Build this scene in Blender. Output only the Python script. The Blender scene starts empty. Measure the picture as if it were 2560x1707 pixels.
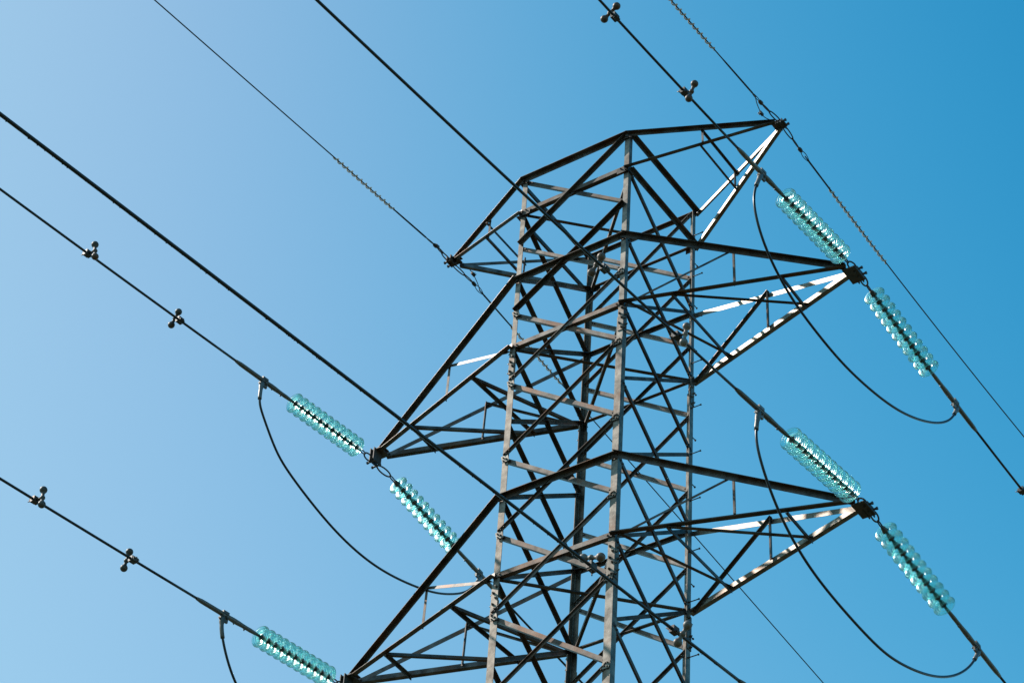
import bpy, math, random
from mathutils import Vector, Matrix
random.seed(7)
R = math.radians
scene = bpy.context.scene
col = scene.collection

# ------------------------------------------------------------------ camera
cam_d = bpy.data.cameras.new('camera')
cam_d.sensor_width = 36.0
cam_d.lens = 90.04
cam_d.clip_start = 0.1
cam_d.clip_end = 20000
cam = bpy.data.objects.new('camera', cam_d)
col.objects.link(cam)
CR = Matrix(((0.8288529, 0.5566309, 0.0562570), (0.3370684, -0.5770937, 0.7438735), (0.4465285, -0.5975992, -0.6659485)))
cam.matrix_world = Matrix.Translation((13.66272, -20.23747, 1.6)) @ CR.transposed().to_4x4()
scene.camera = cam

# ------------------------------------------------------------------ sun, sky, exposure
SUN_AZ, SUN_EL = 197.0, 46.0 
sdir = Vector((math.cos(R(SUN_AZ)) * math.cos(R(SUN_EL)), math.sin(R(SUN_AZ)) * math.cos(R(SUN_EL)), math.sin(R(SUN_EL))))
sun_d = bpy.data.lights.new('sun', 'SUN')
sun_d.energy = 5.0
sun_d.angle = R(0.53)
sun_d.color = (1.0, 0.95, 0.88)
sun = bpy.data.objects.new('sun', sun_d)
sun.rotation_euler = (-sdir).to_track_quat('-Z', 'Y').to_euler()
sun.location = (-40, -20, 60)
col.objects.link(sun)

world = bpy.data.worlds.new('World')
scene.world = world
world.use_nodes = True
wn, wl = world.node_tree.nodes, world.node_tree.links
wn.clear()
sky = wn.new('ShaderNodeTexSky')
sky.sky_type = 'NISHITA'
sky.sun_disc = False
sky.sun_elevation = R(SUN_EL)
sky.sun_rotation = R(90.0 - SUN_AZ)
sky.altitude = 50
sky.air_density = 1.0
sky.dust_density = 1.0
sky.ozone_density = 1.0
bg = wn.new('ShaderNodeBackground')
bg.inputs['Strength'].default_value = 0.1
SKY_CURVE = ((8.25, 33.9008, 0.3776), (3.25, 11.1949, 0.843), (3.5, 33.5851, 0.9864))
wo = wn.new('ShaderNodeOutputWorld')
# colour response of the photograph: a per-channel contrast curve on the whole sky
sep, cmb = wn.new('ShaderNodeSeparateColor'), wn.new('ShaderNodeCombineColor')
wl.new(sky.outputs[0], sep.inputs[0])
for i, (power, half, top) in enumerate(SKY_CURVE):      # top * x^p / (x^p + half)
    pw = wn.new('ShaderNodeMath'); pw.operation = 'POWER'; pw.inputs[1].default_value = power
    ad = wn.new('ShaderNodeMath'); ad.operation = 'ADD'; ad.inputs[1].default_value = half
    dv = wn.new('ShaderNodeMath'); dv.operation = 'DIVIDE'
    ml = wn.new('ShaderNodeMath'); ml.operation = 'MULTIPLY'; ml.inputs[1].default_value = top / 0.1
    wl.new(sep.outputs[i], pw.inputs[0]); wl.new(pw.outputs[0], ad.inputs[0])
    wl.new(pw.outputs[0], dv.inputs[0]); wl.new(ad.outputs[0], dv.inputs[1])
    wl.new(dv.outputs[0], ml.inputs[0]); wl.new(ml.outputs[0], cmb.inputs[i])
wl.new(cmb.outputs[0], bg.inputs['Color'])
wl.new(bg.outputs[0], wo.inputs['Surface'])
scene.view_settings.view_transform = 'Standard'
scene.view_settings.look = 'None'
scene.view_settings.gamma = 1.0
scene.view_settings.exposure = 0.0
scene.render.engine = 'CYCLES'
scene.cycles.max_bounces = 24
scene.cycles.transmission_bounces = 20
scene.cycles.transparent_max_bounces = 64
scene.cycles.glossy_bounces = 6
scene.cycles.sample_clamp_indirect = 20


# ------------------------------------------------------------------ materials
def new_mat(name):
    m = bpy.data.materials.new(name)
    m.use_nodes = True
    n, l = m.node_tree.nodes, m.node_tree.links
    return m, n, l, n['Principled BSDF']


def steel_mat(name, cols, metal=0.35, rough=(0.35, 0.6), scale=6.0, rust=0.0, rustcol=(0.16, 0.07, 0.035, 1), bump=0.15):
    m, n, l, b = new_mat(name)
    tc = n.new('ShaderNodeTexCoord')
    oi = n.new('ShaderNodeObjectInfo')
    add = n.new('ShaderNodeVectorMath'); add.operation = 'ADD'
    comb = n.new('ShaderNodeCombineXYZ')
    mul = n.new('ShaderNodeMath'); mul.operation = 'MULTIPLY'; mul.inputs[1].default_value = 37.0
    l.new(oi.outputs['Random'], mul.inputs[0])
    for i in range(3):
        l.new(mul.outputs[0], comb.inputs[i])
    l.new(tc.outputs['Object'], add.inputs[0]); l.new(comb.outputs[0], add.inputs[1])
    nz = n.new('ShaderNodeTexNoise')
    nz.inputs['Scale'].default_value = scale; nz.inputs['Detail'].default_value = 6; nz.inputs['Roughness'].default_value = 0.62
    l.new(add.outputs[0], nz.inputs['Vector'])
    ramp = n.new('ShaderNodeValToRGB')
    ramp.color_ramp.elements[0].position = 0.32; ramp.color_ramp.elements[0].color = cols[0]
    ramp.color_ramp.elements[1].position = 0.7; ramp.color_ramp.elements[1].color = cols[1]
    l.new(nz.outputs['Fac'], ramp.inputs[0])
    # member to member: newer and older zinc
    mixo = n.new('ShaderNodeMix'); mixo.data_type = 'RGBA'; mixo.blend_type = 'MULTIPLY'
    mixo.inputs['Factor'].default_value = 1.0
    r2 = n.new('ShaderNodeValToRGB')
    r2.color_ramp.elements[0].color = (0.62, 0.55, 0.50, 1); r2.color_ramp.elements[1].color = (1.18, 1.18, 1.2, 1)
    l.new(oi.outputs['Random'], r2.inputs[0])
    l.new(ramp.outputs[0], mixo.inputs[6]); l.new(r2.outputs[0], mixo.inputs[7])
    last = mixo.outputs[2]
    if rust > 0:
        n2 = n.new('ShaderNodeTexNoise'); n2.inputs['Scale'].default_value = 2.3; n2.inputs['Detail'].default_value = 8
        n2.inputs['Roughness'].default_value = 0.7
        l.new(add.outputs[0], n2.inputs['Vector'])
        rr = n.new('ShaderNodeValToRGB')
        rr.color_ramp.elements[0].position = 0.62 - rust * 0.3; rr.color_ramp.elements[0].color = (0, 0, 0, 1)
        rr.color_ramp.elements[1].position = 0.78 - rust * 0.2; rr.color_ramp.elements[1].color = (1, 1, 1, 1)
        l.new(n2.outputs['Fac'], rr.inputs[0])
        mx = n.new('ShaderNodeMix'); mx.data_type = 'RGBA'
        mx.inputs[7].default_value = rustcol
        l.new(rr.outputs[0], mx.inputs['Factor']); l.new(last, mx.inputs[6])
        last = mx.outputs[2]
    l.new(last, b.inputs['Base Color'])
    b.inputs['Metallic'].default_value = metal
    mr = n.new('ShaderNodeMapRange')
    mr.inputs['To Min'].default_value = rough[0]; mr.inputs['To Max'].default_value = rough[1]
    l.new(nz.outputs['Fac'], mr.inputs['Value']); l.new(mr.outputs[0], b.inputs['Roughness'])
    if bump:
        bp = n.new('ShaderNodeBump'); bp.inputs['Strength'].default_value = bump; bp.inputs['Distance'].default_value = 0.003
        n3 = n.new('ShaderNodeTexNoise'); n3.inputs['Scale'].default_value = 60; n3.inputs['Detail'].default_value = 3
        l.new(add.outputs[0], n3.inputs['Vector']); l.new(n3.outputs['Fac'], bp.inputs['Height']); l.new(bp.outputs[0], b.inputs['Normal'])
    return m


M = {}
M['steel'] = steel_mat('weathered_galvanised_steel', [(0.045, 0.034, 0.028, 1), (0.20, 0.176, 0.155, 1)], metal=0.8, rough=(0.38, 0.54), rust=0.52)
M['leg'] = steel_mat('streaked_leg_steel', [(0.12, 0.096, 0.076, 1), (0.35, 0.30, 0.25, 1)], metal=0.75, rough=(0.40, 0.52), scale=9, rust=0.3)
M['fitting'] = steel_mat('dark_forged_fitting_steel', [(0.045, 0.04, 0.036, 1), (0.10, 0.092, 0.085, 1)], metal=0.4, rough=(0.4, 0.6), scale=22, rust=0.5)
M['cap'] = steel_mat('grey_insulator_cap_iron', [(0.08, 0.08, 0.075, 1), (0.17, 0.165, 0.15, 1)], metal=0.4, rough=(0.4, 0.6), scale=25, rust=0.3)
M['clamp'] = steel_mat('dull_aluminium_clamp', [(0.17, 0.155, 0.14, 1), (0.27, 0.25, 0.23, 1)], metal=0.45, rough=(0.38, 0.55), scale=18)
M['cable'] = steel_mat('blackened_aluminium_cable', [(0.014, 0.014, 0.015, 1), (0.032, 0.030, 0.029, 1)], metal=0.1, rough=(0.28, 0.42), scale=30, bump=0)
M['weight'] = steel_mat('flaking_grey_weight_paint', [(0.13, 0.11, 0.095, 1), (0.30, 0.27, 0.235, 1)], metal=0.1, rough=(0.45, 0.6), scale=14, rust=0.6)
M['rusty'] = steel_mat('rusted_weight_iron', [(0.05, 0.042, 0.036, 1), (0.15, 0.13, 0.11, 1)], metal=0.15, rough=(0.45, 0.6), scale=14, rust=0.5)
M['spiral'] = steel_mat('pale_preformed_rod', [(0.60, 0.56, 0.50, 1), (0.80, 0.77, 0.71, 1)], metal=0.0, rough=(0.3, 0.45), scale=30, bump=0)

n, l = M['spiral'].node_tree.nodes, M['spiral'].node_tree.links      # pale plastic lets some light through
tr = n.new('ShaderNodeBsdfTranslucent'); tr.inputs['Color'].default_value = (0.9, 0.86, 0.78, 1)
ms = n.new('ShaderNodeMixShader'); ms.inputs[0].default_value = 0.5
l.new(n['Principled BSDF'].outputs[0], ms.inputs[1]); l.new(tr.outputs[0], ms.inputs[2]); l.new(ms.outputs[0], n['Material Output'].inputs['Surface'])

m, n, l, b = new_mat('aqua_toughened_glass')       # thin moulded shell: tinted see-through, mirror-bright rims, a little inner scatter
n.remove(b)
lw = n.new('ShaderNodeLayerWeight'); lw.inputs['Blend'].default_value = 0.35
tint = n.new('ShaderNodeMix'); tint.data_type = 'RGBA'
tint.inputs[6].default_value = (0.975, 1.0, 0.997, 1); tint.inputs[7].default_value = (0.66, 0.97, 0.94, 1)
l.new(lw.outputs['Facing'], tint.inputs['Factor'])
tp = n.new('ShaderNodeBsdfTransparent'); l.new(tint.outputs[2], tp.inputs['Color'])
gl = n.new('ShaderNodeBsdfGlossy'); gl.inputs['Color'].default_value = (0.95, 1.0, 0.99, 1); gl.inputs['Roughness'].default_value = 0.26
fr = n.new('ShaderNodeFresnel'); fr.inputs['IOR'].default_value = 1.42
tr = n.new('ShaderNodeBsdfTranslucent'); tr.inputs['Color'].default_value = (0.50, 1.0, 0.93, 1)
rf = n.new('ShaderNodeBsdfRefraction'); rf.inputs['Color'].default_value = (0.36, 1.0, 0.91, 1); rf.inputs['Roughness'].default_value = 0.22; rf.inputs['IOR'].default_value = 1.12
m0 = n.new('ShaderNodeMixShader'); m0.inputs[0].default_value = 0.92
l.new(tr.outputs[0], m0.inputs[1]); l.new(rf.outputs[0], m0.inputs[2])
m1 = n.new('ShaderNodeMixShader'); m2 = n.new('ShaderNodeMixShader'); m1.inputs[0].default_value = 0.30
l.new(tp.outputs[0], m1.inputs[1]); l.new(m0.outputs[0], m1.inputs[2])
l.new(fr.outputs[0], m2.inputs[0]); l.new(m1.outputs[0], m2.inputs[1]); l.new(gl.outputs[0], m2.inputs[2])
l.new(m2.outputs[0], n['Material Output'].inputs['Surface'])
M['glass'] = m

m, n, l, b = new_mat('rough_meadow')
nz = n.new('ShaderNodeTexNoise'); nz.inputs['Scale'].default_value = 0.8; nz.inputs['Detail'].default_value = 8
rp = n.new('ShaderNodeValToRGB')
rp.color_ramp.elements[0].color = (0.02, 0.028, 0.01, 1); rp.color_ramp.elements[1].color = (0.05, 0.055, 0.022, 1)
tc = n.new('ShaderNodeTexCoord'); l.new(tc.outputs['Object'], nz.inputs['Vector'])
l.new(nz.outputs['Fac'], rp.inputs[0]); l.new(rp.outputs[0], b.inputs['Base Color'])
b.inputs['Roughness'].default_value = 0.9
M['meadow'] = m
m, n, l, b = new_mat('cast_concrete')
b.inputs['Base Color'].default_value = (0.3, 0.29, 0.27, 1); b.inputs['Roughness'].default_value = 0.85
M['concrete'] = m


# ------------------------------------------------------------------ mesh builder
def perp(axis, u):
    u = Vector(u) - axis * axis.dot(Vector(u))
    return u.normalized()


class MB:
    def __init__(s):
        s.v, s.f, s.sm = [], [], []

    def ring_loft(s, rings, smooth=True, cap=True, closed=False):
        n = len(rings[0]); b0 = len(s.v)
        for r in rings:
            s.v += [Vector(p) for p in r]
        k = len(rings)
        for i in range(k if closed else k - 1):
            a, c = b0 + i * n, b0 + ((i + 1) % k) * n
            for j in range(n):
                s.f.append((a + j, a + (j + 1) % n, c + (j + 1) % n, c + j)); s.sm.append(smooth)
        if cap and not closed:
            s.f.append(tuple(b0 + j for j in reversed(range(n)))); s.sm.append(False)
            s.f.append(tuple(b0 + (k - 1) * n + j for j in range(n))); s.sm.append(False)

    def tube(s, pts, r, n=10, closed=False):
        pts = [Vector(p) for p in pts]; k = len(pts)
        rr = r if isinstance(r, (list, tuple)) else [r] * k
        T = []
        for i in range(k):
            if closed:
                t = pts[(i + 1) % k] - pts[i - 1]
            else:
                t = pts[min(i + 1, k - 1)] - pts[max(i - 1, 0)]
            T.append(t.normalized())
        u = T[0].orthogonal().normalized(); rings = []
        for i in range(k):
            u = perp(T[i], u); w = T[i].cross(u)
            rings.append([pts[i] + (u * math.cos(2 * math.pi * j / n) + w * math.sin(2 * math.pi * j / n)) * rr[i] for j in range(n)])
        s.ring_loft(rings, True, True, closed)

    def lathe(s, prof, org, axis, n=28, closed=True):
        axis = Vector(axis).normalized(); u = axis.orthogonal().normalized(); w = axis.cross(u); org = Vector(org)
        rings = [[org + axis * z + (u * math.cos(2 * math.pi * j / n) + w * math.sin(2 * math.pi * j / n)) * max(r, 0.0004) for j in range(n)] for r, z in prof]
        s.ring_loft(rings, True, True)

    def ball(s, c, r, n=16, k=10):
        s.lathe([(r * math.sin(math.pi * i / k), -r * math.cos(math.pi * i / k)) for i in range(k + 1)], c, (0, 0, 1), n)

    def box(s, c, x, y, z, hx, hy, hz):
        c = Vector(c); x, y, z = Vector(x) * hx, Vector(y) * hy, Vector(z) * hz
        s.ring_loft([[c - x - y + z * k, c + x - y + z * k, c + x + y + z * k, c - x + y + z * k] for k in (-1, 1)], False)

    def bolt(s, p, nrm, r=0.0115, h=0.012, length=0.0):
        nrm = Vector(nrm).normalized(); u = nrm.orthogonal().normalized(); w = nrm.cross(u); p = Vector(p)
        hexa = lambda q, rad: [q + (u * math.cos(math.pi * j / 3) + w * math.sin(math.pi * j / 3)) * rad for j in range(6)]
        s.ring_loft([hexa(p, r), hexa(p + nrm * h, r)], False)
        if length:
            s.tube([p + nrm * h * 0.8, p + nrm * (h + length)], r * 0.5, 6)

    def angle(s, P, Q, u, v, w=0.055, t=0.006, bolts=2, w2=None):
        """Rolled L section: heel on the line P-Q, flat flange along u, standing flange along v."""
        P, Q = Vector(P), Vector(Q); ax = (Q - P).normalized()
        u = perp(ax, u); v0 = Vector(v); v = perp(ax, v0); v = (v - u * u.dot(v)).normalized()
        w2 = w2 or w
        prof = [(0, 0), (w, 0), (w, t), (t * 1.6, t), (t, t * 1.6), (t, w2), (0, w2)]
        if ax.dot(u.cross(v)) < 0:
            prof = prof[::-1]
        s.ring_loft([[A + u * a + v * c for a, c in prof] for A in (P, Q)], False)
        L = (Q - P).length
        for k in range(bolts):
            off = 0.045 + 0.05 * k
            if off * 2 > L: break
            for A, d in ((P, 1), (Q, -1)):
                s.bolt(A + ax * off * d + u * w * 0.5, -v)
                s.bolt(A + ax * off * d + u * w * 0.5 + v * t, v, length=0.008)

    def build(s, name, mat, parent=None, org=(0, 0, 0)):
        org = Vector(org)
        me = bpy.data.meshes.new(name)
        me.from_pydata([v - org for v in s.v], [], s.f)
        me.polygons.foreach_set('use_smooth', s.sm)
        me.materials.append(M[mat]); me.update()
        o = bpy.data.objects.new(name, me); col.objects.link(o)
        if parent: o.parent = parent
        else: o.location = org
        return o


def tag(o, label=None, cat=None, group=None, kind=None):
    if label: o['label'] = label
    if cat: o['category'] = cat
    if group: o['group'] = group
    if kind: o['kind'] = kind
    return o


def empty(name, loc):
    o = bpy.data.objects.new(name, None); o.location = loc; o.empty_display_size = 0.3
    col.objects.link(o); return o


def lerp(a, b, t): return Vector(a) + (Vector(b) - Vector(a)) * t


# ------------------------------------------------------------------ the setting: a meadow under the line
g = MB(); S = 6000
g.ring_loft([[(-S, -S, 0), (S, -S, 0), (S, S, 0), (-S, S, 0)], [(-S, -S, -1), (S, -S, -1), (S, S, -1), (-S, S, -1)]], False)
tag(g.build('ground', 'meadow'), kind='structure')

# ------------------------------------------------------------------ lattice tower
HW = 0.84                                            # half width of the body
Z = [26.113, 25.4725, 24.2737, 23.0779, 21.8815, 20.6871, 19.4804, 18.3128, 17.1, 15.88]
ZM = [26.113, 24.8777, 23.6901, 22.5115, 21.3007, 20.1323, 18.9450, 17.7457, 16.5]
CORN = {'F': (1, -1), 'L': (-1, -1), 'R': (1, 1), 'B': (-1, 1)}


def cor(c, z, hw=HW):
    sx, sy = CORN[c]
    return Vector((sx * hw, sy * hw, z))


tower = empty('lattice_tower', (0, 0, 0))
tag(tower, 'weathered grey-brown steel lattice transmission tower with crossarms on both sides', 'pylon')
UP = Vector((0, 0, 1))

legs = {}
for c, (sx, sy) in CORN.items():
    mb = MB()
    u, v = Vector((-sx, 0, 0)), Vector((0, -sy, 0))
    secs = [(26.15, 22.9, 0.072), (22.9, 19.15, 0.088), (19.15, 14.0, 0.10)]
    for zt, zb, w in secs:
        mb.angle(cor(c, zb), cor(c, zt), u, v, w, 0.008, bolts=0)
    mb.angle((sx * 2.6, sy * 2.6, 0.25), cor(c, 14.0), u, v, 0.11, 0.009, bolts=0)
    legs[c] = mb.build('leg', 'leg', tower)
    for zs, w in ((22.9, 0.08), (19.15, 0.094)):      # splice cover angles with two rows of bolts
        sp = MB()
        base = cor(c, 0) + Vector((sx * 0.0085, sy * 0.0085, 0))
        sp.angle(base + UP * (zs - 0.24), base + UP * (zs + 0.24), u, v, w, 0.008, bolts=0)
        for k in range(6):
            zz = zs - 0.2 + 0.08 * k
            for q, nn in ((u, -v), (v, -u)):
                sp.bolt(base + UP * zz + q * (0.3 + 0.4 * (k % 2)) * w, nn, 0.016, 0.018, 0.012)
        sp.build('splice_plate', 'leg', legs[c])
# climbing bolts up the right-hand leg, turn about on its two flanges
zz = 25.62; k = 0
while zz > 14.5:
    b_ = MB()
    if k % 2 == 0:
        p, d = Vector((HW, HW - 0.05, zz)), Vector((1, 0, 0))
    else:
        p, d = Vector((HW - 0.05, HW, zz)), Vector((0, 1, 0))
    b_.tube([p - d * 0.02, p + d * 0.135], 0.007, 8); b_.bolt(p + d * 0.135, d, 0.0135, 0.013); b_.bolt(p, d, 0.014, 0.012)
    b_.build('step_bolt', 'fitting', legs['R'])
    zz -= 0.385 + random.uniform(-0.02, 0.02); k += 1

FACES = {'LF': ('L', 'F', Vector((0, -1, 0))), 'BR': ('B', 'R', Vector((0, 1, 0))), 'FR': ('F', 'R', Vector((1, 0, 0))), 'LB': ('L', 'B', Vector((-1, 0, 0)))}


def brace(name, P, Q, nrm, outside, w, flip=1, off=0.003, trim=0.035, parent=None, bolts=2, mat='steel', inward=False, w2=None):
    """Angle with its flat flange in the face; the standing flange points out of or into the body."""
    P, Q = Vector(P), Vector(Q); ax = (Q - P).normalized()
    P, Q = P + ax * trim, Q - ax * trim
    side = UP.cross(nrm)
    inpl = perp(ax, nrm.cross(ax)) * flip
    if inpl.z * flip < 0: inpl = -inpl                # flat flange hangs down (flip=-1) or stands up (flip=1) from the heel
    if outside:
        o = nrm * off; v = -nrm if inward else nrm
    else:
        o = -nrm * (0.010 + off); v = -nrm
    mb = MB()
    sh = -inpl * w * 0.5
    mb.angle(P + o + sh, Q + o + sh, inpl, v, w, 0.0055, bolts, w2)
    return mb.build(name, mat, parent or tower)


# faces across the line: crossed braces between the staggered nodes, flat braces in the same plane
for fk in ('LF', 'BR'):
    A, B_, nrm = FACES[fk]
    for i in range(len(ZM) - 1):
        zt, zb = ZM[i], ZM[i + 1]
        hi = i < 2
        if fk == 'LF':
            brace('diagonal_brace', cor(A, zb), cor(B_, zt), nrm, True, 0.058 if hi else 0.05, flip=-1, w2=None if hi else 0.027)
            brace('diagonal_brace', cor(A, zt), cor(B_, zb), nrm, False, 0.046 if hi else 0.056, flip=1)
        else:
            brace('diagonal_brace', cor(A, zb), cor(B_, zt), nrm, False, 0.048, flip=-1, w2=0.03)
            brace('diagonal_brace', cor(A, zt), cor(B_, zb), nrm, True, 0.05, flip=1)
    for lv in (0, 1, 2, 3, 5, 6, 8, 9):
        top = lv in (0, 2, 5, 8)
        # top ties carry their outward flange on the upper edge, lower ties on the lower edge
        P, Q = cor(A, Z[lv]), cor(B_, Z[lv])
        mb = MB(); w = (0.066 if lv else 0.07) if fk == 'LF' else 0.052
        mb.angle(P + nrm * 0.016, Q + nrm * 0.016, -UP if top else UP, nrm if top and fk == 'LF' else -nrm, w, 0.006, 2)
        mb.build('horizontal_strut', 'steel', tower)
# faces along the line
for fk in ('FR', 'LB'):
    A, B_, nrm = FACES[fk]
    for i in range(1, 9):
        brace('diagonal_brace', cor(A, Z[i]), cor(B_, Z[i + 1]), nrm, True, 0.05, flip=-1, inward=True)
        brace('diagonal_brace', cor(A, Z[i + 1]), cor(B_, Z[i]), nrm, False, 0.05, flip=-1)
    for lv in (0, 1):
        P, Q = cor(A, Z[lv]), cor(B_, Z[lv]); mb = MB()
        mb.angle(P + nrm * 0.014, Q + nrm * 0.014, -UP, nrm, 0.062, 0.006, 2)
        mb.build('horizontal_strut', 'steel', tower)
# plan bracing across the body
for lv in (1, 3, 6, 9):
    for (a_, b2, dz) in (('L', 'R', -0.02), ('F', 'B', -0.045)):
        P, Q = cor(a_, Z[lv] + dz), cor(b2, Z[lv] + dz); ax = (Q - P).normalized(); mb = MB()
        mb.angle(P + ax * 0.06, Q - ax * 0.06, ax.cross(UP), -UP if a_ == 'F' else UP, 0.05, 0.0055, 2)
        mb.build('plan_brace', 'steel', tower)
# gusset plates where arms and ties meet the legs
for lv in (1,):
    for c in 'FLRB':
        sx, sy = CORN[c]; mb = MB()
        mb.box(cor(c, Z[lv] - 0.01) + Vector((-sx * 0.075, sy * 0.026, 0)), (1, 0, 0), (0, 1, 0), (0, 0, 1), 0.085, 0.004, 0.045)
        for bx, bz in ((-0.03, 0.015), (-0.03, -0.03), (-0.1, 0.015)):
            mb.bolt(cor(c, Z[lv] + bz) + Vector((sx * bx, sy * 0.031, 0)), (0, sy, 0), 0.011, 0.012, 0.010)
        mb.build('gusset_plate', 'steel', tower)
for i in range(2, 8):                                # small clip plates at the staggered brace nodes
    for c in 'FL':
        sx, sy = CORN[c]; mb = MB(); z0 = ZM[i] - 0.03
        mb.box(cor(c, z0) + Vector((-sx * 0.05, sy * 0.014, 0)), (1, 0, 0), (0, 1, 0), (0.25 * sx, 0, 1), 0.05, 0.004, 0.05)
        for bx, bz in ((-0.025, 0.02), (-0.03, -0.03), (-0.07, -0.01)):
            mb.bolt(cor(c, z0 + bz) + Vector((sx * bx, sy * 0.018, 0)), (0, sy, 0), 0.011, 0.012, 0.010)
        mb.build('gusset_plate', 'leg', tower)
# wider foot of the tower below the arms
mb = MB()
zs = [14.0, 10.2, 5.6, 0.6]; hw = [HW, HW + 0.485, HW + 1.05, 2.6 - 0.045]
for A, B_, nrm in FACES.values():
    for i in range(3):
        mb.angle(cor(A, zs[i], hw[i]), cor(B_, zs[i + 1], hw[i + 1]), -UP, -nrm, 0.06, 0.006, 0)
        mb.angle(cor(B_, zs[i], hw[i] - 0.012), cor(A, zs[i + 1], hw[i + 1] - 0.012), -UP, -nrm, 0.06, 0.006, 0)
    mb.angle(cor(A, 14.0), cor(B_, 14.0), -UP, nrm, 0.06, 0.006, 0)
    mb.angle(cor(A, Z[9]), cor(B_, 14.0), -UP, nrm, 0.06, 0.006, 0)
    mb.angle(cor(B_, Z[9], HW - 0.02), cor(A, 14.0, HW - 0.02), -UP, -nrm, 0.06, 0.006, 0)
mb.build('lower_bracing', 'steel', tower)
for c, (sx, sy) in CORN.items():
    mb = MB(); mb.lathe([(0.42, -0.5), (0.42, 0.3), (0.38, 0.34)], (sx * 2.6, sy * 2.6, 0), (0, 0, 1), 20)
    mb.build('concrete_footing', 'concrete', tower)

TIPS = {'rp': (2.5926, 26.1231), 'lp': (-2.5247, 26.1231), 'r1': (3.5298, 23.0462), 'l1': (-3.4602, 23.0462),
        'r2': (3.5211, 19.4519), 'l2': (-3.503, 19.4519), 'r3': (3.5211, 15.8576), 'l3': (-3.503, 15.8576)}
# centre of the hanger bracket at each tip, relative to the tip
HANG = {'rp': (0.04, 0.02), 'lp': (-0.08, -0.07), 'r1': (0.17, 0.09), 'l1': (-0.1, -0.215), 'r2': (0.17, 0.065), 'l2': (-0.1, -0.185), 'r3': (0.17, 0.05), 'l3': (-0.1, -0.185)}


def arm(tip, lt, lb, peak=False):
    x, z = TIPS[tip]; sx = 1 if x > 0 else -1
    near, far = ('F', 'R') if sx > 0 else ('L', 'B')
    T = Vector((x, 0, z)); X = Vector((sx, 0, 0)); Y = Vector((0, 1, 0))
    hy, hz = HANG[tip]
    # hanger bracket: two cheek plates, a base plate and the through bolts
    br = MB()
    hh = 0.035 if peak else 0.04
    yl = 0.07 if peak else 0.085
    zc = z + hz * 0.5
    for s_ in (-1, 1):
        br.box((x + sx * 0.03 * s_ + sx * 0.03, hy, zc), (1, 0, 0), Y, UP, 0.006, yl, hh + abs(hz) * 0.3)
    br.box((x + sx * 0.01, hy * 0.5, z - 0.012), (1, 0, 0), Y, UP, 0.085, yl + abs(hy) * 0.5 - 0.03, 0.007)
    br.box((x - sx * 0.03, hy * 0.4, z + 0.03), (1, 0, 0), Y, UP, 0.06, yl * 0.75, 0.006)
    for s_ in (-1, 1):
        br.tube([(x - sx * 0.03, hy + s_ * (yl - 0.03), z + hz), (x + sx * 0.1, hy + s_ * (yl - 0.03), z + hz)], 0.014, 8)
        br.bolt((x + sx * 0.1, hy + s_ * (yl - 0.03), z + hz), X, 0.022, 0.016)
        br.bolt((x + sx * 0.05, hy * 0.5 + s_ * 0.05, z - 0.019), -UP, 0.015, 0.014, 0.012)
    root = br.build('earthwire_peak' if peak else 'crossarm', 'fitting', tower)
    ends = {}
    w = 0.055 if peak else 0.066
    for key, c, lv, top in (('nt', near, lt, 1), ('nb', near, lb, 0), ('ft', far, lt, 1), ('fb', far, lb, 0)):
        sy = CORN[c][1]
        P = cor(c, Z[lv]) + Vector((0, sy * 0.02, 0))
        Q = T + Vector((-sx * 0.02, sy * 0.05, 0.035 if (top and not peak) else (0.0 if top else -0.004 - 0.03 * peak)))
        ends[key] = (P, Q)
        P = P - (Q - P).normalized() * 0.045
        out = Vector((sx * 0.3, sy, 0))
        mb = MB()
        # top chords carry their outward flange on the upper edge, bottom chords on the lower edge
        if top:
            mb.angle(P, Q, out, -UP, w, 0.0045, 1)
        else:
            mb.angle(P, Q, UP, out, w, 0.0045, 1)
        mb.build('chord', 'leg' if sx > 0 and key[0] == 'f' else 'steel', root)  # far chords on the right: sunlit brightness put into a paler steel colour

    def pt(key, f): return lerp(ends[key][0], ends[key][1], f)
    thin = 0.036 if not peak else 0.031

    def member(name, P, Q, u, v, ww=thin, bl=1, ext=0.03):
        mb = MB(); ax = (Q - P).normalized()
        mb.angle(P - ax * ext, Q + ax * 0.03, u, v, ww, 0.005, bl)
        return mb.build(name, 'steel', root)
    for s_, t_, b2 in ((-1, 'nt', 'nb'), (1, 'ft', 'fb')):
        nrm = Vector((sx * 0.3, s_, 0)).normalized()
        member('strut', pt(b2, 0.5) - nrm * 0.008, pt(t_, 0.495) - nrm * 0.008, -X if s_ * sx > 0 else X, -nrm, ext=-0.03)
        if not peak:
            member('brace', ends[b2][0] + X * 0.06 - nrm * 0.014, pt(t_, 0.49) - nrm * 0.014, -UP, -nrm, 0.03 if s_ < 0 and sx > 0 or s_ > 0 and sx < 0 else 0.04)
    if peak:
        member('brace', pt('nt', 0.5) - UP * 0.055, pt('ft', 0.5) - UP * 0.055, X, -UP)
        member('brace', pt('nb', 0.49) - UP * 0.01, pt('fb', 0.49) - UP * 0.01, X, UP)
    else:
        if sx > 0: zig = [('nb', 0.02), ('fb', 0.245), ('nb', 0.24), ('fb', 0.727), ('nb', 0.733)]
        else: zig = [('fb', 0.02), ('nb', 0.273), ('fb', 0.25), ('nb', 0.745), ('fb', 0.75)]
        for i in range(4):
            P, Q = pt(*zig[i]) - UP * (0.008 + 0.004 * i), pt(*zig[i + 1]) - UP * (0.008 + 0.004 * i)
            ax = (Q - P).normalized()
            member('brace', P, Q, ax.cross(UP), -UP if i % 2 else UP, 0.042)
    return root


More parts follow.
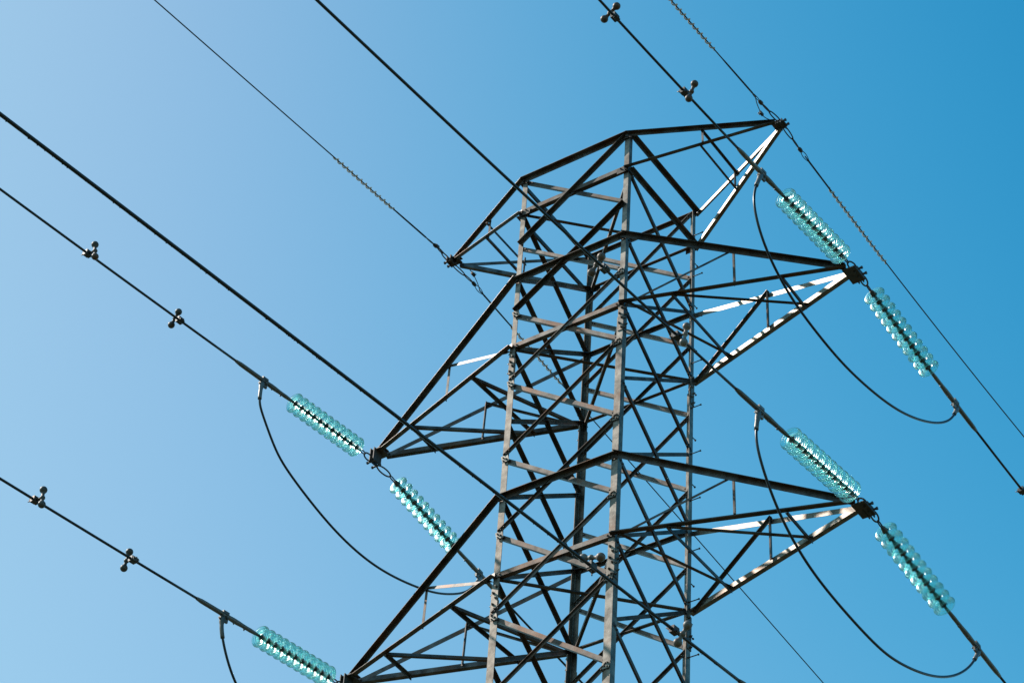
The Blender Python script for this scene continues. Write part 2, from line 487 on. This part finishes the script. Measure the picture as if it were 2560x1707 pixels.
arm('rp', 0, 1, True); arm('lp', 0, 1, True)
for t_, a_, b2 in (('r1', 2, 3), ('l1', 2, 3), ('r2', 5, 6), ('l2', 5, 6), ('r3', 8, 9), ('l3', 8, 9)):
    arm(t_, a_, b2)

# ------------------------------------------------------------------ wires
AZI, AZO = R(3.0), R(2.0)


class Line:
    """A wire side in its own upright plane: z(t) = c0 t^2 + c1 t + c2 up to te, then a slack parabola."""
    def __init__(s, tip, side, c, te, az=None):
        a = az if az is not None else (AZI if side < 0 else AZO)
        s.u = Vector((math.sin(a), math.cos(a), 0)) * side
        s.w = s.u.cross(UP); s.tip = tip; s.side = side
        x, z = TIPS[tip]; s.o = Vector((x, 0, z)); s.c = c; s.te = te

    def z(s, t):
        a, b, c = s.c
        if t <= s.te: return a * t * t + b * t + c
        e = s.te; sl = 2 * a * e + b
        return a * e * e + b * e + c + sl * (t - e) + 0.0012 * (t - e) ** 2

    def p(s, t, dz=0.0, side=0.0): return s.o + s.u * t + UP * (s.z(t) + dz) + s.w * side
    def d(s, t): return (s.p(t + 0.02) - s.p(t - 0.02)).normalized()


LN = {
    'r1i': Line('r1', -1, (0.0059, -0.066, 0.113), 5.2), 'r2i': Line('r2', -1, (0.0022, -0.0777, 0.0769), 9.3),
    'l1i': Line('l1', -1, (0.0015, -0.1019, -0.18), 6.9), 'l2i': Line('l2', -1, (0.0015, -0.1182, -0.1564), 5.9),
    'r3i': Line('r3', -1, (-0.0008, -0.0639, -0.018), 12.2),
    'r1o': Line('r1', 1, (0.0085, -0.1676, 0.1503), 4.42), 'r2o': Line('r2', 1, (0.0, -0.152, 0.11), 3.4), 'l1o': Line('l1', 1, (0.0046, -0.1651, -0.2024), 4.7),
    'rpi': Line('rp', -1, (0.0, -0.042, 0.026), 2.6, R(1.5)), 'lpi': Line('lp', -1, (0.0003, -0.0545, -0.0403), 6.1),
    'rpo': Line('rp', 1, (0.0068, -0.1349, 0.0671), 6.74), 'lpo': Line('lp', 1, (0.0, -0.1237, -0.036), 9.85),
}


def ring(mb, a, b_, side, half, r):
    """Shackle: a long closed loop from a to b, as wide as 2*half at a."""
    a, b_ = Vector(a), Vector(b_); ax = (b_ - a); L = ax.length; ax.normalize(); side = perp(ax, side)
    pts = []
    for k in range(24):
        t = 2 * math.pi * k / 24
        wd = half * (0.72 - 0.28 * math.cos(t)) if False else half
        pts.append(a + ax * L * (0.5 - 0.5 * math.cos(t)) + side * wd * math.sin(t))
    mb.tube(pts, r, 8, closed=True)


SPC = 0.122
CAP = [(0.010, -0.062), (0.022, -0.060), (0.027, -0.052), (0.028, -0.022), (0.034, -0.014), (0.038, 0.002), (0.038, 0.011), (0.026, 0.014)]
PIN = [(0.026, 0.013), (0.019, 0.026), (0.016, 0.034), (0.014, 0.058), (0.02, 0.064)]
SHELL = [(0.0385, 0.004), (0.07, 0.003), (0.095, 0.005), (0.115, 0.010), (0.1265, 0.017), (0.1290, 0.022), (0.1265, 0.027), (0.120, 0.022), (0.111, 0.017),
         (0.107, 0.020), (0.105, 0.032), (0.100, 0.033), (0.097, 0.019), (0.088, 0.013), (0.080, 0.015), (0.078, 0.028), (0.073, 0.029), (0.070, 0.014), (0.052, 0.013), (0.038, 0.014)]


def disc_meshes():
    mb = MB(); org = Vector((0, 0, 0)); ax = Vector((0, 0, 1)); n = 40
    u, w = Vector((1, 0, 0)), Vector((0, 1, 0))
    rings = [[ax * z + (u * math.cos(2 * math.pi * j / n) + w * math.sin(2 * math.pi * j / n)) * (r if r < 0.06 else r * 1.09) for j in range(n)] for r, z in SHELL]
    mb.ring_loft(rings, True, False, closed=True)
    sh = mb.build('glass_disc', 'glass')
    mb = MB(); mb.lathe(CAP, (0, 0, 0), ax, 20); mb.lathe(PIN, (0, 0, 0), ax, 14)
    cp = mb.build('cap', 'cap'); cp.parent = sh
    return sh, cp


SH, CP = disc_meshes(); first = True


def pin(L):
    x, z = TIPS[L.tip]; hy, hz = HANG[L.tip]
    return Vector((x + (0.03 if x > 0 else -0.03), hy + L.side * (0.03 if L.tip[1] == 'p' else 0.06), z + hz))


def insulator(ln, t0, label, spc=SPC):
    """Tension string of eleven glass discs, first disc centre at t0, with its two links at the tower end."""
    global first
    L = LN[ln]; root = empty('insulator_string', L.p(t0 - 0.2)); o = Vector(root.location)
    tag(root, label, 'insulator', 'glass tension insulator strings')
    d = L.d(t0 + 0.6); p0 = L.p(t0)
    start = p0 - d * 0.062
    mb = MB(); lug = start - d * 0.11
    ring(mb, start + d * 0.012, lug, UP, 0.022, 0.0085)
    mb.build('link', 'fitting', root, o)
    mb = MB()
    ring(mb, lug + d * 0.012, pin(L), Vector((0.55, 0, 0.35)), 0.036, 0.0105)
    mb.build('shackle', 'fitting', root, o)
    q = d.to_track_quat('Z', 'Y')
    for k in range(11):
        if first: s_, c_ = SH, CP; first = False
        else:
            s_ = SH.copy(); col.objects.link(s_); c_ = CP.copy(); col.objects.link(c_); c_.parent = s_
        s_.parent = root
        s_.location = p0 + d * spc * k - o
        s_.rotation_mode = 'QUATERNION'
        s_.rotation_quaternion = q @ Vector((0, 0, 1)).rotation_difference(Vector((0, 0, 1)))


def clamp(ln, t_end, tc, ts, lugdir, label):
    """Compression dead-end between the last disc and the conductor, with the jumper lug at tc."""
    L = LN[ln]; o = L.p(tc)
    root = empty('dead_end_clamp', o)
    tag(root, label, 'clamp', 'dead-end clamps on the conductors')
    mb = MB()
    ps = [t_end + (tc - t_end) * k / 8 for k in range(9)]
    rr = [0.015, 0.022, 0.026, 0.025, 0.027, 0.031, 0.032, 0.029, 0.030]
    mb.tube([L.p(t) for t in ps], rr, 12)
    for f in (0.42, 0.72):
        t = t_end + (tc - t_end) * f
        mb.bolt(L.p(t, -0.026), -UP, 0.013, 0.014, 0.014)
    mb.build('eye_bar', 'clamp', root, o)
    mb = MB(); ps = [tc - 0.03 + (ts - tc + 0.03) * k / 6 for k in range(7)]
    mb.tube([L.p(t) for t in ps], [0.030, 0.030, 0.029, 0.029, 0.029, 0.028, 0.019], 12)
    mb.build('sleeve', 'clamp', root, o)
    mb = MB(); d = L.d(tc); a = L.p(tc, -0.015)
    lugdir = Vector(lugdir)
    mb.box(a - UP * 0.03, d, L.w, UP, 0.062, 0.012, 0.05)
    for k in (-1, 1):
        for sd in (-1, 1):
            mb.bolt(a + d * 0.035 * k + L.w * 0.012 * sd - UP * 0.02, L.w * sd, 0.018, 0.016, 0.012)
    mb.box(a + d * 0.0 + UP * 0.035, d, L.w, UP, 0.05, 0.034, 0.02)
    mb.build('jumper_pad', 'clamp', root, o)
    return root


def damper(ln, t, b1, b2, hub, label):
    """Dog-bone damper: clamp gripping the conductor, short arm, a hub and two ball weights."""
    L = LN[ln]; o = L.p(t)
    root = empty('vibration_damper', o)
    tag(root, label, 'vibration damper', 'ball weight dampers on the conductors')
    P = lambda q: o + L.w * q[0] + UP * q[1]
    H, A, B_ = P(hub), P(b1), P(b2); d = L.d(t)
    mb = MB()
    mb.box(o, d, L.w, UP, 0.045, 0.03, 0.034)
    av = (H - o); al = av.length; av.normalize(); sd = av.cross(d).normalized()
    mb.box(o - av * 0.025, d, sd, av, 0.04, 0.022, 0.03)
    for k in (-1, 1):
        mb.bolt(o + d * 0.022 * k - av * 0.045 + sd * 0.012 * k, -av, 0.012, 0.014, 0.03)
    mb.tube([o, lerp(o, H, 0.5), H], [0.019, 0.013, 0.016], 10)
    mb.build('clamp', 'fitting', root, o)
    mb = MB()
    ax = (B_ - A); Ln = ax.length; ax.normalize()
    prof = []
    r1, r2 = 0.044, 0.044; hf = max(0.25, min(0.75, (H - A).dot(ax) / Ln)) * Ln
    for k in range(9): a = math.pi * (k / 8) * 0.82; prof.append((r1 * math.sin(a), -r1 * math.cos(a)))
    prof += [(0.019, 0.055)]
    for k in range(7): a = math.pi * (0.2 + 0.6 * k / 6); prof.append((0.030 * math.sin(a), hf - 0.030 * math.cos(a)))
    prof += [(0.019, Ln - 0.055)]
    for k in range(9): a = math.pi * (0.18 + 0.82 * k / 8); prof.append((r2 * math.sin(a), Ln - r2 * math.cos(a)))
    mb.lathe(prof, A, ax, 18)
    mb.build('ball_weight', 'weight' if ln in ('r2i', 'r3i') else 'rusty', root, o)


def wire(ln, t0, t1, r, name, label, cat, group, step=0.6, extra=0):
    L = LN[ln]; n = int((t1 - t0) / step) + 1; mb = MB()
    mb.tube([L.p(t0 + (t1 - t0) * k / n) for k in range(n + 1)], r, 12)
    for k in range(extra):                               # grime beads along the underside
        t = t0 + 0.4 + (13.5 - t0) * random.random()
        p = L.p(t) - UP * (r * 0.9) + L.w * random.uniform(-0.5, 0.5) * r
        mb.lathe([(0.004, -0.006), (0.006, 0.0), (0.003, 0.007)], p, -UP, 6)
    o = mb.build(name, 'cable', None, L.p(t0))
    return tag(o, label, cat, group)


RC = 0.0155
GC = 'conductors strung from the crossarms'
# strings: line, first disc, end of string, clamp, sleeve end
STR = {'r1i': (0.19, 1.46, 1.95, 2.46), 'r2i': (0.17, 1.44, 2.04, 2.50), 'l1i': (0.50, 1.77, 2.33, 2.86), 'l2i': (0.45, 1.72, 2.32, 2.80), 'r3i': (0.19, 1.46, 2.0, 2.46),
       'r1o': (0.58, 1.95, 2.60, 3.15), 'r2o': (0.58, 1.95, 2.68, 3.25), 'l1o': (0.36, 1.66, 2.22, 2.80)}
WHERE = {'r1i': 'above the upper right crossarm tip', 'r2i': 'above the lower right crossarm tip',
         'l1i': 'above-left of the upper left crossarm tip', 'l2i': 'at the bottom left corner crossarm tip',
         'r1o': 'below the upper right crossarm tip', 'r2o': 'below the lower right crossarm tip',
         'l1o': 'below the upper left crossarm tip', 'r3i': 'on the lowest right crossarm'}
WLAB = {'r1i': 'black conductor from the top edge to the upper right crossarm, crossing the right peak',
        'r2i': 'black conductor from the top edge crossing the tower head to the lower right crossarm',
        'l1i': 'black conductor from the left edge to the upper left crossarm',
        'l2i': 'black conductor lowest on the left edge, ending at the lower left crossarm',
        'r3i': 'thick bead-specked black conductor from the left edge crossing the tower body',
        'r1o': 'black conductor leaving the right edge beyond the upper right clamp',
        'r2o': 'short stretch of black conductor in the bottom right corner',
        'l1o': 'black conductor running down behind the tower body from the upper left crossarm'}
for k, (t0, te, tc, ts) in STR.items():
    insulator(k, t0, 'string of eleven aqua glass discs ' + WHERE[k], {'r1o': 0.134, 'r2o': 0.134, 'l1o': 0.127}.get(k, SPC))
    clamp(k, te, tc, ts, -UP, 'grey clamp ending the glass string ' + WHERE[k])
    wire(k, ts - 0.03, 75 if k[2] == 'i' else 60, RC * (1.04 if k == 'r3i' else 1.0), 'conductor', WLAB[k], 'power cable', GC, extra=260 if k == 'r3i' else 0)

DL = 'ball weight damper '
for ln, t, b1, b2, h, lab in (
    ('r1i', 4.91, (-0.017, 0.166), (0.144, 0.055), (0.066, 0.098), 'at the top edge on the cable to the upper right crossarm'),
    ('r1i', 3.55, (-0.134, 0.05), (-0.06, -0.145), (-0.104, -0.058), 'just above the right earthwire peak, nearer the clamp'),
    ('l1i', 5.47, (-0.096, 0.094), (-0.147, -0.128), (-0.125, -0.023), 'standing upright on the upper left cable, farther from its clamp'),
    ('l1i', 3.88, (0.052, 0.166), (0.139, -0.007), (0.106, 0.085), 'leaning right on the upper left cable, nearer its clamp'),
    ('l2i', 5.38, (-0.104, 0.097), (-0.13, -0.114), (-0.119, -0.018), 'near the left edge on the lowest left cable'),
    ('l2i', 3.85, (0.085, 0.145), (0.127, -0.067), (0.099, 0.026), 'on the lowest left cable nearer its clamp'),
    ('r2i', 4.89, (0.041, 0.182), (0.154, 0.022), (0.118, 0.117), 'with pale weights before the tower head, left of the near leg'),
    ('r2i', 3.59, (-0.113, 0.071), (-0.078, -0.127), (-0.1, -0.026), 'before the leg with climbing bolts, halfway up the picture'),
    ('r3i', 4.88, (0.095, 0.13), (-0.099, 0.063), (0.005, 0.106), 'lying level, in front of the lower tower body'),
    ('r3i', 3.56, (-0.151, 0.001), (-0.043, -0.157), (-0.094, -0.077), 'beside the leg with climbing bolts near the bottom edge'),
    ('r1o', 4.38, (0.10, 0.09), (0.13, -0.12), (0.115, -0.015), 'cut by the right edge on the cable leaving the upper right crossarm')):
    damper(ln, t, b1, b2, h, DL + lab)


# ------------------------------------------------------------------ jumper loops
def spline(pts, sub=8):
    pts = [Vector(p) for p in pts]; out = []
    P = [pts[0] * 2 - pts[1]] + pts + [pts[-1] * 2 - pts[-2]]
    for i in range(1, len(P) - 2):
        a, b_, c, d = P[i - 1], P[i], P[i + 1], P[i + 2]
        for k in range(sub):
            t = k / sub
            out.append(0.5 * ((2 * b_) + (c - a) * t + (2 * a - 5 * b_ + 4 * c - d) * t * t + (3 * b_ - a - 3 * c + d) * t ** 3))
    out.append(pts[-1]); return out


def smooth(pts, n=40):
    for _ in range(n):
        pts = [pts[0]] + [(pts[i - 1] + pts[i] * 2 + pts[i + 1]) / 4 for i in range(1, len(pts) - 1)] + [pts[-1]]
    return pts


def jumper(tip, ci, co, pts, label, lug=0.24):
    az = R(2.5); u = Vector((math.sin(az), math.cos(az), 0)); x, z = TIPS[tip]; o = Vector((x, 0, z))
    A = LN[ci[0]].p(ci[1], -0.05); B_ = LN[co[0]].p(co[1], -0.05)
    P = [A] + [o + u * t + UP * zz for t, zz in pts] + [B_]
    path = smooth(spline(P, 8), 30)
    root = empty('jumper_loop', A)
    tag(root, label, 'jumper cable', 'jumper loops under the crossarms')
    mb = MB(); mb.tube(path, RC, 10); mb.build('cable', 'cable', root, A)
    for rev in (0, 1):
        pp = path[::-1] if rev else path
        acc = 0; seg = [pp[0]]
        for i in range(1, len(pp)):
            acc += (pp[i] - pp[i - 1]).length; seg.append(pp[i])
            if acc > lug * (0.85 if rev else 1.15): break
        rad = [0.032 if i < len(seg) * 0.3 else 0.0255 for i in range(len(seg))]
        mb = MB(); mb.tube(seg, rad, 12)
        mb.bolt(seg[0] + Vector((0, 0, -0.03)) - u * 0.03, -u, 0.014, 0.014, 0.014)
        mb.build('lug', 'clamp', root, A)


J1 = [(-2.17, -0.5), (-2.12, -0.85), (-1.91, -1.2), (-1.55, -1.45), (-1.18, -1.59), (-0.56, -1.68), (-0.05, -1.69), (0.64, -1.59), (1.27, -1.4), (1.98, -1.02), (2.42, -0.64)]
J2 = [(-2.16, -0.51), (-2.06, -0.78), (-1.88, -1.05), (-1.62, -1.31), (-1.31, -1.49), (-0.84, -1.66), (0.17, -1.76), (0.68, -1.71), (1.47, -1.45), (2.1, -1.06), (2.5, -0.66)]
J3 = [(-2.38, -0.77), (-2.31, -0.9), (-2.14, -1.1), (-1.94, -1.31), (-1.69, -1.46), (-1.03, -1.68), (-0.49, -1.78), (0.04, -1.79), (0.56, -1.7), (1.09, -1.54), (1.44, -1.39), (1.78, -1.18), (2.04, -0.96)]
J4 = [(-2.35, -0.68), (-2.2, -0.96), (-2.0, -1.2), (-1.66, -1.42), (-1.03, -1.64), (-0.49, -1.73), (0.04, -1.74), (0.56, -1.65), (1.09, -1.49), (1.44, -1.34), (1.78, -1.13), (2.04, -0.91)]
LN['l2o'] = Line('l2', 1, (0.0046, -0.1651, -0.16), 4.7)
jumper('r1', ('r1i', 1.97), ('r1o', 2.64), J1, 'black jumper cable looping under the upper right crossarm')
jumper('r2', ('r2i', 2.06), ('r2o', 2.72), J2, 'black jumper cable looping under the lower right crossarm')
jumper('l1', ('l1i', 2.36), ('l1o', 2.26), J3, 'black jumper cable looping under the upper left crossarm')
jumper('l2', ('l2i', 2.35), ('l2o', 2.26), J4, 'black jumper cable dropping from the lowest left clamp out of the picture')

# ------------------------------------------------------------------ earth wires, their end fittings and spiral dampers
EW = {'rpi': (0.44, 'from the top edge to the right peak'), 'lpi': (0.47, 'from the top edge to the left peak'),
      'rpo': (0.55, 'from the right peak down to the right edge'), 'lpo': (0.42, 'from the left peak down behind the tower')}
for k, (ts, lab) in EW.items():
    L = LN[k]
    o = wire(k, ts + 0.12, 75 if k[2] == 'i' else 60, 0.0085, 'earth_wire', 'thin black earth wire ' + lab, 'earth wire', 'earth wires on the tower peaks')
    # wrapped dead-end grip
    root = empty('earth_wire_fitting', L.p(ts))
    og = Vector(root.location)
    tag(root, 'dark shackle and grip of the wire ' + lab, 'wire fitting', 'earth wire end fittings')
    d = L.d(ts); hook = pin(L)
    a = L.p(ts - 0.04)
    mid = lerp(hook, a, 0.6)
    mb = MB(); ring(mb, hook - d * 0.02, mid + d * 0.01, L.w, 0.025, 0.0085); mb.build('shackle', 'fitting', root, og)
    mb = MB(); ring(mb, mid - d * 0.01, a, UP, 0.016, 0.008); mb.build('link', 'fitting', root, og)
    mb = MB(); mb.lathe([(0.010, -0.045), (0.023, -0.033), (0.028, -0.005), (0.024, 0.028), (0.011, 0.045)], L.p(ts), d, 12)
    mb.build('thimble', 'fitting', root, og)
    mb = MB()
    for s_ in (-1, 1):
        pts = []
        for q in range(9):
            f = q / 8; bow = 0.027 * math.sin(math.pi * min(1, f * 0.85 + 0.15)) if f < 1 else 0
            pts.append(L.p(ts + 0.03 + 0.2 * f, s_ * bow * 0.6, s_ * bow * 0.75))
        mb.tube(pts, 0.0055, 8)
    mb.tube([L.p(ts + 0.21 + 0.09 * q) for q in range(9)], [0.0125, 0.0125, 0.0125, 0.0122, 0.012, 0.012, 0.0115, 0.011, 0.009], 10)
    mb.build('grip', 'cable', root, og)
    if k != 'rpo':
        mb = MB()                                        # bonding tail
        e = L.p(0.02, 0.03, 0.05)
        pts = spline([L.p(ts + 0.14), L.p(ts + 0.02, -0.07 if k[0] == 'r' else 0.05, 0.03), L.p(ts - 0.16, -0.10 if k[0] == 'r' else 0.085, 0.05), e], 6)
        mb.tube(pts, 0.006, 8)
        c_ = pts[10]; mb.box(c_, d, L.w, UP, 0.035, 0.014, 0.02); mb.bolt(c_ + L.w * 0.014, L.w, 0.012, 0.012, 0.014); mb.bolt(c_ + L.w * 0.014 + d * 0.025, L.w, 0.012, 0.012, 0.014)
        mb.build('bonding_tail', 'fitting', root, og)
SP = {'rpi': (1.55, 2.85, 'near the top edge, on the earth wire above the right peak'), 'lpi': (1.36, 2.64, 'on the earth wire in open sky left of the tower'),
      'rpo': (1.28, 2.80, 'on the earth wire at the far right'), 'lpo': (1.30, 2.58, 'on the earth wire seen through the tower body')}
for k, (ta, tb, lab) in SP.items():
    L = LN[k]; mb = MB(); pitch = 0.098; n = int((tb - ta) / pitch * 14)
    o = L.p(ta)
    for ph in (0.0, 0.45):                               # a pair of rods laid side by side
        pts = []
        for q in range(n + 1):
            t = ta + (tb - ta) * q / n; a = 2 * math.pi * (t - ta) / pitch + ph * 1.3
            grip = min(1.0, 0.55 + q / 30.0) if q < 20 else (min(1.0, 0.6 + (n - q) / 30.0))
            r_ = 0.022 * grip
            pts.append(L.p(t, math.sin(a) * r_, math.cos(a) * r_))
        mb.tube(pts, 0.0075, 7)
    tag(mb.build('spiral_damper', 'spiral', None, o), 'pale twisted damper rod ' + lab, 'spiral damper', 'spiral dampers on the earth wires')
